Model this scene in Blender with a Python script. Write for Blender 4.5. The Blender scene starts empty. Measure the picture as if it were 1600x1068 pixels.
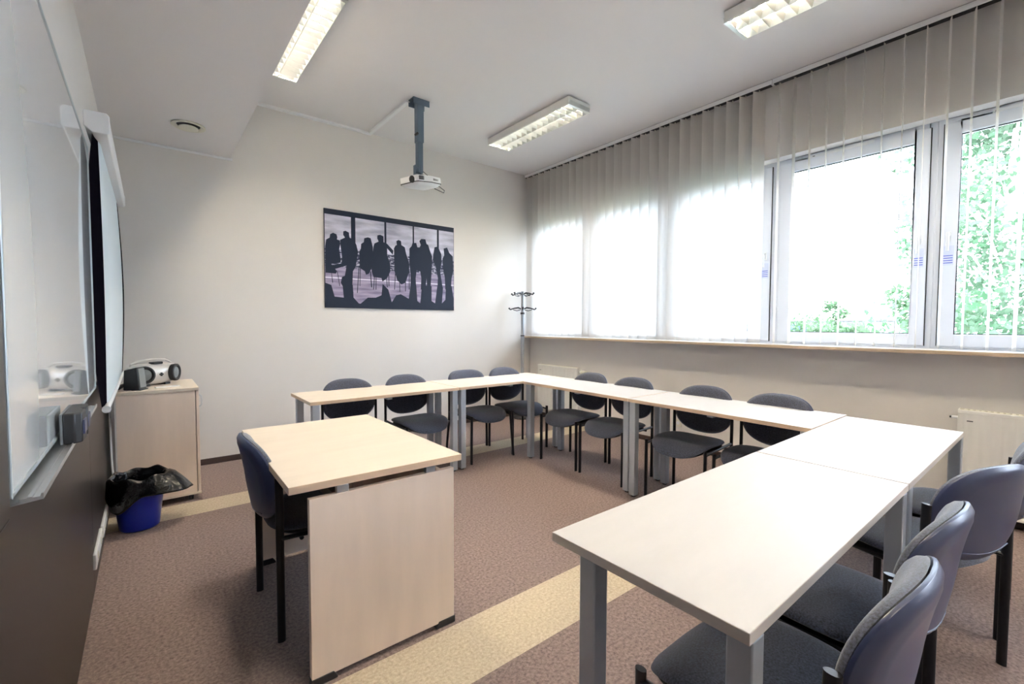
import bpy, bmesh, math, random
from mathutils import Vector, Matrix
random.seed(7)
PI = math.pi
sc = bpy.context.scene
C = sc.collection

# ---------------------------------------------------------------- camera
cam_d = bpy.data.cameras.new('camera')
cam = bpy.data.objects.new('camera', cam_d); C.objects.link(cam)
cam_d.sensor_width = 36; cam_d.sensor_fit = 'HORIZONTAL'
cam_d.lens = 710.147*36/1600
cam_d.clip_start = 0.02; cam_d.clip_end = 300
cam.matrix_world = (Matrix.Translation((0, 0, 1.33)) @ Matrix.Rotation(math.radians(-38.825), 4, 'Z')
                    @ Matrix.Rotation(math.radians(90-2.3252), 4, 'X') @ Matrix.Rotation(math.radians(0.158), 4, 'Z'))
sc.camera = cam
# ---------------------------------------------------------------- daylight (overcast sky) and exposure
w = bpy.data.worlds.new('sky'); sc.world = w; w.use_nodes = True
nt = w.node_tree; nt.nodes.clear()
wo = nt.nodes.new('ShaderNodeOutputWorld'); bg = nt.nodes.new('ShaderNodeBackground')
tc = nt.nodes.new('ShaderNodeTexCoord'); sx = nt.nodes.new('ShaderNodeSeparateXYZ')
cr = nt.nodes.new('ShaderNodeValToRGB')
cr.color_ramp.elements[0].position = 0.35; cr.color_ramp.elements[0].color = (0.30, 0.30, 0.32, 1)
cr.color_ramp.elements[1].position = 0.55; cr.color_ramp.elements[1].color = (0.73, 0.82, 1.0, 1)
mp = nt.nodes.new('ShaderNodeMath'); mp.operation = 'MULTIPLY_ADD'; mp.inputs[1].default_value = 0.5; mp.inputs[2].default_value = 0.5
nt.links.new(tc.outputs['Generated'], sx.inputs[0]); nt.links.new(sx.outputs['Z'], mp.inputs[0])
nt.links.new(mp.outputs[0], cr.inputs[0]); nt.links.new(cr.outputs[0], bg.inputs[0])
bg.inputs[1].default_value = 5.0
nt.links.new(bg.outputs[0], wo.inputs[0])
sc.view_settings.view_transform = 'Standard'; sc.view_settings.look = 'None'
sc.view_settings.gamma = 1; sc.view_settings.use_curve_mapping = False
sc.view_settings.exposure = 2.45
TUBE = 40.0

# ---------------------------------------------------------------- materials
def mat(name, col, rough=0.5, metal=0.0, spec=0.5, noise=None, bump=None, trans=0.0, sheen=0.0, coat=0.0, emit=None):
    m = bpy.data.materials.new(name); m.use_nodes = True
    t = m.node_tree; b = t.nodes['Principled BSDF']
    b.inputs['Base Color'].default_value = (*col, 1); b.inputs['Roughness'].default_value = rough
    b.inputs['Metallic'].default_value = metal; b.inputs['Specular IOR Level'].default_value = spec
    b.inputs['Sheen Weight'].default_value = sheen; b.inputs['Coat Weight'].default_value = coat
    if coat: b.inputs['Coat Roughness'].default_value = 0.03
    if emit:
        b.inputs['Emission Color'].default_value = (*emit[0], 1); b.inputs['Emission Strength'].default_value = emit[1]
    tcn = t.nodes.new('ShaderNodeTexCoord')
    if noise:   # (scale, amount, (sx,sy,sz))
        mpn = t.nodes.new('ShaderNodeMapping'); mpn.inputs['Scale'].default_value = noise[2] if len(noise) > 2 else (1, 1, 1)
        n = t.nodes.new('ShaderNodeTexNoise'); n.inputs['Scale'].default_value = noise[0]; n.inputs['Detail'].default_value = 6
        r = t.nodes.new('ShaderNodeValToRGB')
        a = noise[1]
        r.color_ramp.elements[0].position = 0.3; r.color_ramp.elements[0].color = (*[c*(1-a) for c in col], 1)
        r.color_ramp.elements[1].position = 0.7; r.color_ramp.elements[1].color = (*[min(1, c*(1+a)) for c in col], 1)
        t.links.new(tcn.outputs['Object'], mpn.inputs[0]); t.links.new(mpn.outputs[0], n.inputs['Vector'])
        t.links.new(n.outputs['Fac'], r.inputs[0]); t.links.new(r.outputs[0], b.inputs['Base Color'])
    if bump:    # (scale, strength, distance)
        n = t.nodes.new('ShaderNodeTexNoise'); n.inputs['Scale'].default_value = bump[0]; n.inputs['Detail'].default_value = 4
        bp = t.nodes.new('ShaderNodeBump'); bp.inputs['Strength'].default_value = bump[1]; bp.inputs['Distance'].default_value = bump[2]
        t.links.new(tcn.outputs['Object'], n.inputs['Vector']); t.links.new(n.outputs['Fac'], bp.inputs['Height'])
        t.links.new(bp.outputs[0], b.inputs['Normal'])
    return m

M = {}
M['wall'] = mat('wall paint', (0.705, 0.68, 0.66), 0.75, noise=(1.2, 0.02), bump=(220, 0.05, 0.002))
M['ceil'] = mat('ceiling paint', (0.75, 0.735, 0.745), 0.85, bump=(180, 0.04, 0.002))
M['white'] = mat('white plastic', (0.80, 0.81, 0.83), 0.35)
M['white_metal'] = mat('white enamel', (0.82, 0.82, 0.80), 0.3)
M['pvc'] = mat('white window profile', (0.80, 0.83, 0.90), 0.3)
M['gasket_and_gap'] = mat('black rubber gasket', (0.02, 0.022, 0.025), 0.5)
M['maple'] = mat('maple laminate', (0.68, 0.60, 0.515), 0.45, spec=0.3, noise=(3.0, 0.035, (1, 6, 6)))
M['glare_top'] = mat('glare paled laminate', (0.455, 0.448, 0.45), 0.55, spec=0.12, noise=(3.0, 0.02, (1, 6, 6)))  # window glare put into the colour: tabletop laminate made paler than the maple
M['pale_edge'] = mat('pale edge band', (0.66, 0.60, 0.56), 0.4)
M['maple_side'] = mat('maple panel', (0.80, 0.67, 0.58), 0.4, noise=(2.2, 0.06, (5, 5, 0.7)))
M['maple_edge'] = mat('maple edge band', (0.66, 0.50, 0.37), 0.4, noise=(3, 0.04, (2, 2, 8)))
M['leg_metal'] = mat('silver grey powder coat', (0.42, 0.46, 0.53), 0.35, metal=0.3)
M['alu'] = mat('brushed aluminium', (0.62, 0.64, 0.66), 0.3, metal=0.8)
M['alu_frame'] = mat('matt aluminium trim', (0.42, 0.47, 0.49), 0.4, metal=0.5)
M['chrome'] = mat('chrome', (0.75, 0.76, 0.78), 0.12, metal=1.0)
M['grey_pole'] = mat('grey lacquered tube', (0.33, 0.36, 0.40), 0.3, metal=0.4)
M['blue_grey'] = mat('blue grey steel', (0.13, 0.18, 0.24), 0.4, metal=0.3)
M['black_tube'] = mat('black tube enamel', (0.010, 0.011, 0.016), 0.4, spec=0.3)
M['black'] = mat('black plastic', (0.015, 0.016, 0.02), 0.4)
M['shell'] = mat('dark blue plastic shell', (0.036, 0.047, 0.112), 0.34, bump=(400, 0.05, 0.001))
M['fabric'] = mat('charcoal blue fabric', (0.042, 0.049, 0.080), 0.9, noise=(190, 0.85), bump=(500, 0.35, 0.002), sheen=0.35)
M['brown_panel'] = mat('dark brown glossy panel', (0.018, 0.012, 0.011), 0.33)
M['board'] = mat('glass marker board', (0.86, 0.90, 0.93), 0.12, coat=1.0)
M['blue'] = mat('blue bin plastic', (0.003, 0.016, 0.26), 0.3)
M['bag'] = mat('black bin liner', (0.002, 0.0025, 0.004), 0.2, bump=(22, 0.6, 0.012))
M['silver'] = mat('silver plastic', (0.62, 0.60, 0.58), 0.3, metal=0.25)
M['grille'] = mat('grey speaker grille', (0.22, 0.24, 0.25), 0.6, bump=(900, 0.6, 0.002))
M['cream'] = mat('cream plastic', (0.72, 0.70, 0.60), 0.5)
M['paper'] = mat('white paper', (0.85, 0.85, 0.85), 0.7)
M['ink'] = mat('grey ink', (0.12, 0.12, 0.13), 0.7)
M['blue_ink'] = mat('blue ink', (0.12, 0.16, 0.65), 0.6)
M['sticker'] = mat('pale sticker', (0.70, 0.74, 0.88), 0.5)
M['sill_top'] = mat('white window sill', (0.84, 0.83, 0.82), 0.35)
M['sill_edge'] = mat('wooden sill edge', (0.60, 0.47, 0.34), 0.5, noise=(12, 0.15, (1, 0.2, 4)))
M['base'] = mat('dark brown skirting', (0.06, 0.038, 0.033), 0.45)
M['screen'] = mat('matt projection fabric', (0.62, 0.70, 0.74), 0.8)
M['red_roof'] = mat('red roof', (0.20, 0.10, 0.09), 0.7)
M['far_white'] = mat('pale render wall', (0.25, 0.25, 0.25), 0.8)
M['far_blue'] = mat('blue cladding', (0.02, 0.035, 0.075), 0.5)
M['bark'] = mat('birch bark', (0.6, 0.58, 0.54), 0.8, noise=(8, 0.3, (1, 1, 5)))
M['grass'] = mat('lawn', (0.05, 0.075, 0.035), 0.9, noise=(1.5, 0.3))
M['pic_dark'] = mat('dark navy print', (0.014, 0.020, 0.040), 0.45, spec=0.2)
M['border'] = mat('matt black fabric border', (0.006, 0.005, 0.008), 1.0, spec=0.0)
M['tube'] = mat('fluorescent tube', (1, 1, 1), 0.5, emit=((1.0, 0.85, 0.66), TUBE))
M['louvre'] = mat('satin mirror louvre', (0.80, 0.82, 0.80), 0.28, metal=1.0)

def mat_leaf(name, c1, c2):
    m = bpy.data.materials.new(name); m.use_nodes = True; t = m.node_tree
    for n in list(t.nodes): t.nodes.remove(n)
    o = t.nodes.new('ShaderNodeOutputMaterial'); mx = t.nodes.new('ShaderNodeMixShader')
    d = t.nodes.new('ShaderNodeBsdfDiffuse'); tr = t.nodes.new('ShaderNodeBsdfTranslucent')
    n = t.nodes.new('ShaderNodeTexNoise'); n.inputs['Scale'].default_value = 1.3; n.inputs['Detail'].default_value = 5
    r = t.nodes.new('ShaderNodeValToRGB')
    r.color_ramp.elements[0].position = 0.35; r.color_ramp.elements[0].color = (*c1, 1)
    r.color_ramp.elements[1].position = 0.65; r.color_ramp.elements[1].color = (*c2, 1)
    tcn = t.nodes.new('ShaderNodeTexCoord')
    t.links.new(tcn.outputs['Object'], n.inputs['Vector']); t.links.new(n.outputs['Fac'], r.inputs[0])
    t.links.new(r.outputs[0], d.inputs[0]); t.links.new(r.outputs[0], tr.inputs[0])
    mx.inputs[0].default_value = 0.45
    t.links.new(d.outputs[0], mx.inputs[1]); t.links.new(tr.outputs[0], mx.inputs[2]); t.links.new(mx.outputs[0], o.inputs[0])
    return m
M['leaf'] = mat_leaf('birch leaves', (0.052, 0.108, 0.055), (0.140, 0.19, 0.13))
M['leaf2'] = mat_leaf('shrub leaves', (0.045, 0.10, 0.045), (0.125, 0.175, 0.10))

def mat_vane():
    m = bpy.data.materials.new('translucent vane fabric'); m.use_nodes = True; t = m.node_tree
    for n in list(t.nodes): t.nodes.remove(n)
    o = t.nodes.new('ShaderNodeOutputMaterial'); mx = t.nodes.new('ShaderNodeMixShader')
    d = t.nodes.new('ShaderNodeBsdfDiffuse'); tr = t.nodes.new('ShaderNodeBsdfTranslucent')
    wv = t.nodes.new('ShaderNodeTexNoise'); wv.inputs['Scale'].default_value = 60; mpn = t.nodes.new('ShaderNodeMapping')
    mpn.inputs['Scale'].default_value = (3, 3, 0.05); tcn = t.nodes.new('ShaderNodeTexCoord')
    r = t.nodes.new('ShaderNodeValToRGB')
    r.color_ramp.elements[0].position = 0.3; r.color_ramp.elements[0].color = (0.60, 0.555, 0.505, 1)
    r.color_ramp.elements[1].position = 0.7; r.color_ramp.elements[1].color = (0.67, 0.625, 0.57, 1)
    t.links.new(tcn.outputs['Object'], mpn.inputs[0]); t.links.new(mpn.outputs[0], wv.inputs['Vector']); t.links.new(wv.outputs['Fac'], r.inputs[0])
    t.links.new(r.outputs[0], d.inputs[0]); tr.inputs[0].default_value = (0.76, 0.76, 0.76, 1)
    mx.inputs[0].default_value = 0.52
    t.links.new(d.outputs[0], mx.inputs[1]); t.links.new(tr.outputs[0], mx.inputs[2]); t.links.new(mx.outputs[0], o.inputs[0])
    return m
M['vane'] = mat_vane()

def mat_glass():
    m = bpy.data.materials.new('window glass'); m.use_nodes = True; t = m.node_tree
    for n in list(t.nodes): t.nodes.remove(n)
    o = t.nodes.new('ShaderNodeOutputMaterial'); mx = t.nodes.new('ShaderNodeMixShader')
    tr = t.nodes.new('ShaderNodeBsdfTransparent'); g = t.nodes.new('ShaderNodeBsdfGlossy'); f = t.nodes.new('ShaderNodeFresnel')
    tr.inputs[0].default_value = (0.96, 0.98, 0.97, 1); g.inputs['Roughness'].default_value = 0.02; f.inputs[0].default_value = 1.25
    t.links.new(f.outputs[0], mx.inputs[0]); t.links.new(tr.outputs[0], mx.inputs[1]); t.links.new(g.outputs[0], mx.inputs[2])
    t.links.new(mx.outputs[0], o.inputs[0])
    return m
M['glass'] = mat_glass()

def mat_carpet():
    m = bpy.data.materials.new('needle felt carpet'); m.use_nodes = True; t = m.node_tree; b = t.nodes['Principled BSDF']
    L = t.links.new
    b.inputs['Roughness'].default_value = 0.95; b.inputs['Specular IOR Level'].default_value = 0.15
    tcn = t.nodes.new('ShaderNodeTexCoord')
    def ramp(scale, c1, c2, p1=0.36, p2=0.64, det=8):
        n = t.nodes.new('ShaderNodeTexNoise'); n.inputs['Scale'].default_value = scale; n.inputs['Detail'].default_value = det
        n.inputs['Roughness'].default_value = 0.7
        r = t.nodes.new('ShaderNodeValToRGB')
        r.color_ramp.elements[0].position = p1; r.color_ramp.elements[0].color = (*c1, 1)
        r.color_ramp.elements[1].position = p2; r.color_ramp.elements[1].color = (*c2, 1)
        L(tcn.outputs['Object'], n.inputs['Vector']); L(n.outputs['Fac'], r.inputs[0]); return r, n
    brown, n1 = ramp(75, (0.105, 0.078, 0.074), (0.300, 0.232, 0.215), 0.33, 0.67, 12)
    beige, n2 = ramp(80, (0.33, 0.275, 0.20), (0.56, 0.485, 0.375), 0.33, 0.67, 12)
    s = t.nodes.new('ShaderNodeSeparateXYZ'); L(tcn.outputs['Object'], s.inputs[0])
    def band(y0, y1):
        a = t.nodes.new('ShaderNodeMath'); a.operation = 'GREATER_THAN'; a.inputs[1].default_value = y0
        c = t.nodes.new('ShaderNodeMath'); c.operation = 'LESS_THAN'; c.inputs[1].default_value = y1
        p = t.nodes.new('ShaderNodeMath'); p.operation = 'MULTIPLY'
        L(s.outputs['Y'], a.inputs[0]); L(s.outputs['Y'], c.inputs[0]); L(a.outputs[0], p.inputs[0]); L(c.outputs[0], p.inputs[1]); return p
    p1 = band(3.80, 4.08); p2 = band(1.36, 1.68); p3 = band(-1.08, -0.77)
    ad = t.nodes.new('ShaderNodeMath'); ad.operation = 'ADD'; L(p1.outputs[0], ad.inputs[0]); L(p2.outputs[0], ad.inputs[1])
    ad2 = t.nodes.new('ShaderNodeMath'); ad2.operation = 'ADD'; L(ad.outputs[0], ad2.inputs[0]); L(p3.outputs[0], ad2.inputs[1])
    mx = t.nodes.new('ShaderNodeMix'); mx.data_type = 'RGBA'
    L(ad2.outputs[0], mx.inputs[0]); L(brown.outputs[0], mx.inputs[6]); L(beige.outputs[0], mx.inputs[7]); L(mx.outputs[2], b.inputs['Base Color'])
    nb = t.nodes.new('ShaderNodeTexNoise'); nb.inputs['Scale'].default_value = 220; bp = t.nodes.new('ShaderNodeBump')
    bp.inputs['Strength'].default_value = 0.4; bp.inputs['Distance'].default_value = 0.003
    L(tcn.outputs['Object'], nb.inputs['Vector']); L(nb.outputs['Fac'], bp.inputs['Height']); L(bp.outputs[0], b.inputs['Normal'])
    return m
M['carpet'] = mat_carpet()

def mat_print(name, stops, scale=(1.5, 1, 7), rough=0.32):
    m = bpy.data.materials.new(name); m.use_nodes = True; t = m.node_tree; b = t.nodes['Principled BSDF']
    b.inputs['Roughness'].default_value = 0.45; b.inputs['Specular IOR Level'].default_value = 0.2
    n = t.nodes.new('ShaderNodeTexNoise'); n.inputs['Scale'].default_value = 2.2; n.inputs['Detail'].default_value = 5
    mpn = t.nodes.new('ShaderNodeMapping'); mpn.inputs['Scale'].default_value = scale; tcn = t.nodes.new('ShaderNodeTexCoord')
    r = t.nodes.new('ShaderNodeValToRGB')
    r.color_ramp.elements[0].position = stops[0][0]; r.color_ramp.elements[0].color = (*stops[0][1], 1)
    r.color_ramp.elements[1].position = stops[1][0]; r.color_ramp.elements[1].color = (*stops[1][1], 1)
    t.links.new(tcn.outputs['Object'], mpn.inputs[0]); t.links.new(mpn.outputs[0], n.inputs['Vector'])
    t.links.new(n.outputs['Fac'], r.inputs[0]); t.links.new(r.outputs[0], b.inputs['Base Color'])
    return m
M['pic_sky'] = mat_print('cloudy print', ((0.35, (0.33, 0.33, 0.43)), (0.68, (0.62, 0.62, 0.74))))
M['pic_town'] = mat_print('skyline print', ((0.45, (0.03, 0.035, 0.07)), (0.58, (0.38, 0.37, 0.48))), (12, 1, 30))
M['pic_floor'] = mat_print('polished floor print', ((0.35, (0.17, 0.15, 0.24)), (0.62, (0.36, 0.32, 0.45))), (1.5, 1, 12))
M['pic_line'] = mat('pale line print', (0.75, 0.74, 0.85), 0.32)

# ---------------------------------------------------------------- mesh helpers
class MB:
    def __init__(s): s.bm = bmesh.new(); s.mats = []
    def mi(s, m):
        if m is None: return 0
        if m not in s.mats: s.mats.append(m)
        return s.mats.index(m)
    def faces(s, verts, faces, m=None, mtx=None):
        i = s.mi(m); vs = [s.bm.verts.new((mtx @ Vector(v)) if mtx else v) for v in verts]
        for f in faces:
            try: fc = s.bm.faces.new([vs[k] for k in f]); fc.material_index = i; fc.smooth = True
            except ValueError: pass
        return s
    def box(s, a, b, m=None, mtx=None):
        x0, y0, z0 = a; x1, y1, z1 = b
        v = [(x0,y0,z0),(x1,y0,z0),(x1,y1,z0),(x0,y1,z0),(x0,y0,z1),(x1,y0,z1),(x1,y1,z1),(x0,y1,z1)]
        return s.faces(v, [(3,2,1,0),(4,5,6,7),(0,1,5,4),(1,2,6,5),(2,3,7,6),(3,0,4,7)], m, mtx)
    def prism(s, poly, z0, z1, m=None, mtx=None):
        n = len(poly)
        v = [(x, y, z0) for x, y in poly] + [(x, y, z1) for x, y in poly]
        f = [tuple(range(n-1, -1, -1)), tuple(range(n, 2*n))] + [(i, (i+1) % n, n+(i+1) % n, n+i) for i in range(n)]
        return s.faces(v, f, m, mtx)
    def tube(s, pts, r, n=10, m=None, r2=None, caps=True, mtx=None):
        """pts: path; r: radius or list; r2: second radius (oval, along local side)"""
        pts = [Vector(p) for p in pts]; N = len(pts)
        rs = r if isinstance(r, (list, tuple)) else [r]*N
        v = []; up = None
        for i, p in enumerate(pts):
            d = (pts[min(i+1, N-1)] - pts[max(i-1, 0)]).normalized()
            if up is None:
                up = Vector((0, 1, 0)) if abs(d.y) < 0.9 else Vector((1, 0, 0))
            a = d.cross(up).normalized(); b = a.cross(d).normalized(); up = b
            for k in range(n):
                t = 2*PI*k/n
                v.append(tuple(p + a*math.cos(t)*rs[i] + b*math.sin(t)*(r2 if r2 else rs[i])))
        f = [(i*n+k, i*n+(k+1) % n, (i+1)*n+(k+1) % n, (i+1)*n+k) for i in range(N-1) for k in range(n)]
        if caps: f += [tuple(range(n-1, -1, -1)), tuple(range((N-1)*n, N*n))]
        return s.faces(v, f, m, mtx)
    def lathe(s, prof, n=24, m=None, mtx=None, close=True):
        v = []; N = len(prof)
        for r, z in prof:
            for k in range(n):
                t = 2*PI*k/n; v.append((r*math.cos(t), r*math.sin(t), z))
        f = [(i*n+k, i*n+(k+1) % n, (i+1)*n+(k+1) % n, (i+1)*n+k) for i in range(N-1) for k in range(n)]
        if close: f += [tuple(range(n-1, -1, -1)), tuple(range((N-1)*n, N*n))]
        return s.faces(v, f, m, mtx)
    def pad(s, outline, pos, rings=7, m=None):
        """closed lens-like solid: outline(theta)->(a,b) ; pos(a,b,r,side)->xyz"""
        n = len(outline); v = []; f = []
        for side in (0, 1):
            off = len(v)
            v.append(pos(0, 0, 0, side))
            for j in range(1, rings+1):
                r = math.sin(j/rings*PI/2)
                for k in range(n):
                    a, b = outline[k]; v.append(pos(a*r, b*r, r, side))
            for k in range(n):
                tri = (off, off+1+k, off+1+(k+1) % n); f.append(tri if side else tri[::-1])
            for j in range(rings-1):
                for k in range(n):
                    q = (off+1+j*n+k, off+1+(j+1)*n+k, off+1+(j+1)*n+(k+1) % n, off+1+j*n+(k+1) % n); f.append(q if side else q[::-1])
        o0 = 1+(rings-1)*n; o1 = 1+rings*n+o0
        for k in range(n): f.append((o0+k, o0+(k+1) % n, o1+(k+1) % n, o1+k))
        return s.faces(v, f, m)
    def build(s, name, m=None, parent=None, bevel=0, seg=2, angle=35, loc=None, recalc=True):
        bm = s.bm
        bmesh.ops.remove_doubles(bm, verts=bm.verts, dist=1e-6)
        if recalc: bmesh.ops.recalc_face_normals(bm, faces=bm.faces)
        me = bpy.data.meshes.new(name); bm.to_mesh(me); bm.free()
        if s.mats:
            for k in s.mats: me.materials.append(M[k])
        else: me.materials.append(M[m])
        me.set_sharp_from_angle(angle=math.radians(angle))
        o = bpy.data.objects.new(name, me); C.objects.link(o)
        if parent: o.parent = parent
        if loc: o.location = loc
        if bevel:
            b = o.modifiers.new('bevel', 'BEVEL'); b.width = bevel; b.segments = seg; b.limit_method = 'ANGLE'; b.angle_limit = math.radians(40)
            b.harden_normals = False
        return o

def tag(o, label, cat, group=None, kind=None):
    o['label'] = label; o['category'] = cat
    if group: o['group'] = group
    if kind: o['kind'] = kind
    return o
def thing(name, loc=(0, 0, 0), rz=0):
    o = bpy.data.objects.new(name, None); C.objects.link(o); o.location = loc; o.rotation_euler = (0, 0, rz); o.empty_display_size = 0.1
    return o
def struct(o): o['kind'] = 'structure'; return o
def dup(root, loc, rz, label=None):
    r = root.copy(); C.objects.link(r); r.location = loc; r.rotation_euler = (0, 0, rz)
    if label: r['label'] = label
    for ch in list(root.children):
        c = ch.copy(); C.objects.link(c); c.parent = r
        for g in list(ch.children):
            d = g.copy(); C.objects.link(d); d.parent = c
    return r

# ---------------------------------------------------------------- the room
XL, XR, YB, YF, ZC = -0.24, 4.438, 5.086, -3.2, 3.47
T = 0.2
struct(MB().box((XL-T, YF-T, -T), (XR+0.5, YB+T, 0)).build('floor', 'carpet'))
struct(MB().box((XL-T, YF-T, ZC), (XR+0.5, YB+T, ZC+T)).build('ceiling', 'ceil'))
struct(MB().box((XL-T, YF-T, 0), (XL, YB+T, ZC)).build('wall_left', 'wall'))
struct(MB().box((XL, YB, 0), (XR+0.4, YB+T, ZC)).build('wall_back', 'wall'))
struct(MB().box((XL, YF-T, 0), (XR+0.4, YF, ZC)).build('wall_front', 'wall'))
ZS, ZT = 1.12, 2.818          # window opening
wr = MB()
wr.box((XR, YF, 0), (XR+0.3, YB, ZS)); wr.box((XR, YF, ZT), (XR+0.3, YB, ZC))
wr.box((XR, YB-0.03, ZS), (XR+0.3, YB, ZT)); wr.box((XR, YF, ZS), (XR+0.3, YF+0.1, ZT))
struct(wr.build('wall_right', 'wall'))
# dropped ceiling box (soffit) on the left
struct(MB().box((XL, YF, 2.883), (0.655, YB, ZC)).build('ceiling_soffit', 'ceil'))
struct(MB().box((XL, YB-0.012, 2.862), (0.675, YB, 2.883)).build('trim_1', 'white', bevel=0.003))
# dark brown skirtings
struct(MB().box((0, YB-0.014, 0), (XR, YB, 0.055)).build('baseboard_back', 'base', bevel=0.003))
struct(MB().box((XR-0.014, YF, 0), (XR, YB-0.014, 0.055)).build('baseboard_right', 'base', bevel=0.003))
# brown panels on the left wall, split by thin seams
pn = MB()
for (y0, y1) in ((1.214, 3.0), (3.004, 5.08)):
    pn.box((XL, y0, 0.0), (-0.228, y1, 0.972))
for (y0, y1) in ((YF, -0.6), (-0.597, 1.208)):
    pn.box((XL, y0, 0.0), (-0.2005, y1, 0.972)); pn.box((XL, y0, 0.975), (-0.2005, y1, 2.6))
struct(pn.build('wall_left_panelling', 'brown_panel', bevel=0.001, seg=1))

# ---------------------------------------------------------------- windows
XWF = 4.56
def window(n, y1, handle):
    """y1: edge nearest the back wall; 1.09 wide"""
    y0 = y1-1.09
    fr = MB()
    fr.box((XWF, y0, ZS+0.02), (XWF+0.07, y0+0.045, ZT)); fr.box((XWF, y1-0.045, ZS+0.02), (XWF+0.07, y1, ZT))
    fr.box((XWF, y0+0.045, ZT-0.05), (XWF+0.07, y1-0.045, ZT)); fr.box((XWF, y0+0.045, ZS+0.02), (XWF+0.07, y1-0.045, ZS+0.065))
    f = struct(fr.build('window_%d' % n, 'pvc', bevel=0.004))
    a0, a1, b0, b1 = y0+0.045, y1-0.045, ZS+0.062, ZT-0.048; s = 0.078; d0 = XWF-0.018; d1 = XWF+0.05
    sh = MB()
    sh.box((d0, a0-0.012, b0-0.01), (d1, a0+s, b1+0.01)); sh.box((d0, a1-s, b0-0.01), (d1, a1+0.012, b1+0.01))
    sh.box((d0, a0+s, b1-s), (d1, a1-s, b1+0.01)); sh.box((d0, a0+s, b0-0.01), (d1, a1-s, b0+s))
    sash = sh.build('sash', 'pvc', f, bevel=0.006)
    g = MB(); q = 0.006
    g.box((XWF+0.004, a0+s-0.001, b0+s), (XWF+0.012, a0+s+q, b1-s)); g.box((XWF+0.004, a1-s-q, b0+s), (XWF+0.012, a1-s+0.001, b1-s))
    g.box((XWF+0.004, a0+s, b1-s-q), (XWF+0.012, a1-s, b1-s+0.001)); g.box((XWF+0.004, a0+s, b0+s-0.001), (XWF+0.012, a1-s, b0+s+q))
    yh = a0 if handle > 0 else a1
    g.box((d0-0.0015, yh-0.014 if handle > 0 else yh+0.008, b0-0.01), (d0+0.012, yh-0.009 if handle > 0 else yh+0.013, b1+0.008))
    g.build('gasket_and_gap', 'gasket_and_gap', f)
    MB().box((XWF+0.018, a0+s-0.01, b0+s-0.01), (XWF+0.022, a1-s+0.01, b1-s+0.01)).build('window_pane', 'glass', f)
    ys = a0+0.036 if handle > 0 else a1-0.036
    h = MB(); h.box((d0-0.012, ys-0.014, 1.93), (d0, ys+0.014, 2.0)); h.tube([(d0-0.012, ys, 1.975), (d0-0.045, ys, 1.975)], 0.009)
    h.tube([(d0-0.045, ys, 1.985), (d0-0.047, ys, 1.86)], 0.011, r2=0.009)
    h.build('handle', 'white', f, bevel=0.002)
    st = MB(); st.box((d0-0.0012, ys-0.03, 1.76), (d0, ys+0.03, 1.90), 'sticker')
    for k in range(4): st.box((d0-0.0022, ys-0.025, 1.775+k*0.017), (d0-0.0012, ys+0.025, 1.781+k*0.017), 'blue_ink')
    st.build('sticker', None, f)
    vt = MB(); yc = (y0+y1)/2+0.05
    vt.box((XWF-0.02, yc-0.22, ZT-0.045), (XWF, yc+0.22, ZT-0.02), 'white'); vt.box((XWF-0.022, yc+0.19, ZT-0.037), (XWF-0.019, yc+0.208, ZT-0.031), 'gasket_and_gap')
    vt.build('ventilation_slot', None, f, bevel=0.003)
    return f
k = 1
for y1, h in ((5.05, 1), (3.96, 1), (2.865, 1), (1.775, 1), (0.685, -1), (-0.405, 1), (-1.495, -1)):
    window(k, y1, h); k += 1
sl = MB(); sl.box((4.305, YF, 1.127), (XWF+0.02, YB, 1.152), 'sill_top')
sl.box((4.3, YF, 1.124), (4.305, YB, 1.150), 'sill_edge')
struct(sl.build('window_sill', None, bevel=0.002))

# ---------------------------------------------------------------- vertical blinds
def blind(ys, xc, ang, y0, y1, label):
    t = thing('vertical_blind', (xc, (y0+y1)/2, ZC)); tag(t, label, 'blinds', None)
    L = (y1-y0)/2; rl = MB()
    rl.box((-0.024, -L, -0.042), (0.024, L, -0.004), 'white'); rl.box((-0.02, -L, -0.004), (0.02, L, 0), 'gasket_and_gap')
    rl.box((-0.020, -L+0.01, -0.05), (0.020, L-0.01, -0.042), 'gasket_and_gap')
    rl.build('head_rail', None, t, bevel=0.002)
    cx, cy = math.cos(ang), math.sin(ang)
    W = 0.0635
    for i, y in enumerate(ys):
        v = MB(); q = 10; pts = []
        a = ang + random.uniform(-0.05, 0.05); ca, sa = math.cos(a), math.sin(a)
        for j in range(q+1):
            u = (j/q*2-1)*W; bow = 0.006*(1-(u/W)**2)
            pts.append((ca*u - sa*bow, sa*u + ca*bow))
        zt, zb = -0.058, -2.308
        n = len(pts); vs = []
        for z in (zt, zb):
            for p in pts: vs.append((p[0], p[1], z))
        v.faces(vs, [(j, j+1, n+j+1, n+j) for j in range(n-1)])
        for z in (zb+0.035,):   # stitched pocket with the weight
            v.faces([(p[0]-sa*0.0015, p[1]+ca*0.0015, zz) for zz in (z, zb) for p in pts], [(j, j+1, n+j+1, n+j) for j in range(n-1)])
        o = v.build('vane', 'vane', t, loc=(0, y-(y0+y1)/2, 0))
        hk = MB().box((-0.006, -0.003, -0.062), (0.006, 0.003, -0.046)); hk.build('hook', 'cream', o)
    ch = MB()
    for sgn in (-1, 1):
        for a, b in zip(ys[:-1], ys[1:]):
            p = []
            ex = W*0.9*sgn
            for j in range(7):
                u = j/6; yy = a+(b-a)*u - (y0+y1)/2 + cy*ex
                p.append((cx*ex, yy, -2.285-0.022*(1-(2*u-1)**2)))
            ch.tube(p, 0.0011, n=4, caps=False)
    ch.build('chain', 'white', t)
    return t
ysA = [4.994-0.1195*i for i in range(27)]
ysA = [y-0.032 for y in ysA]
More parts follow.
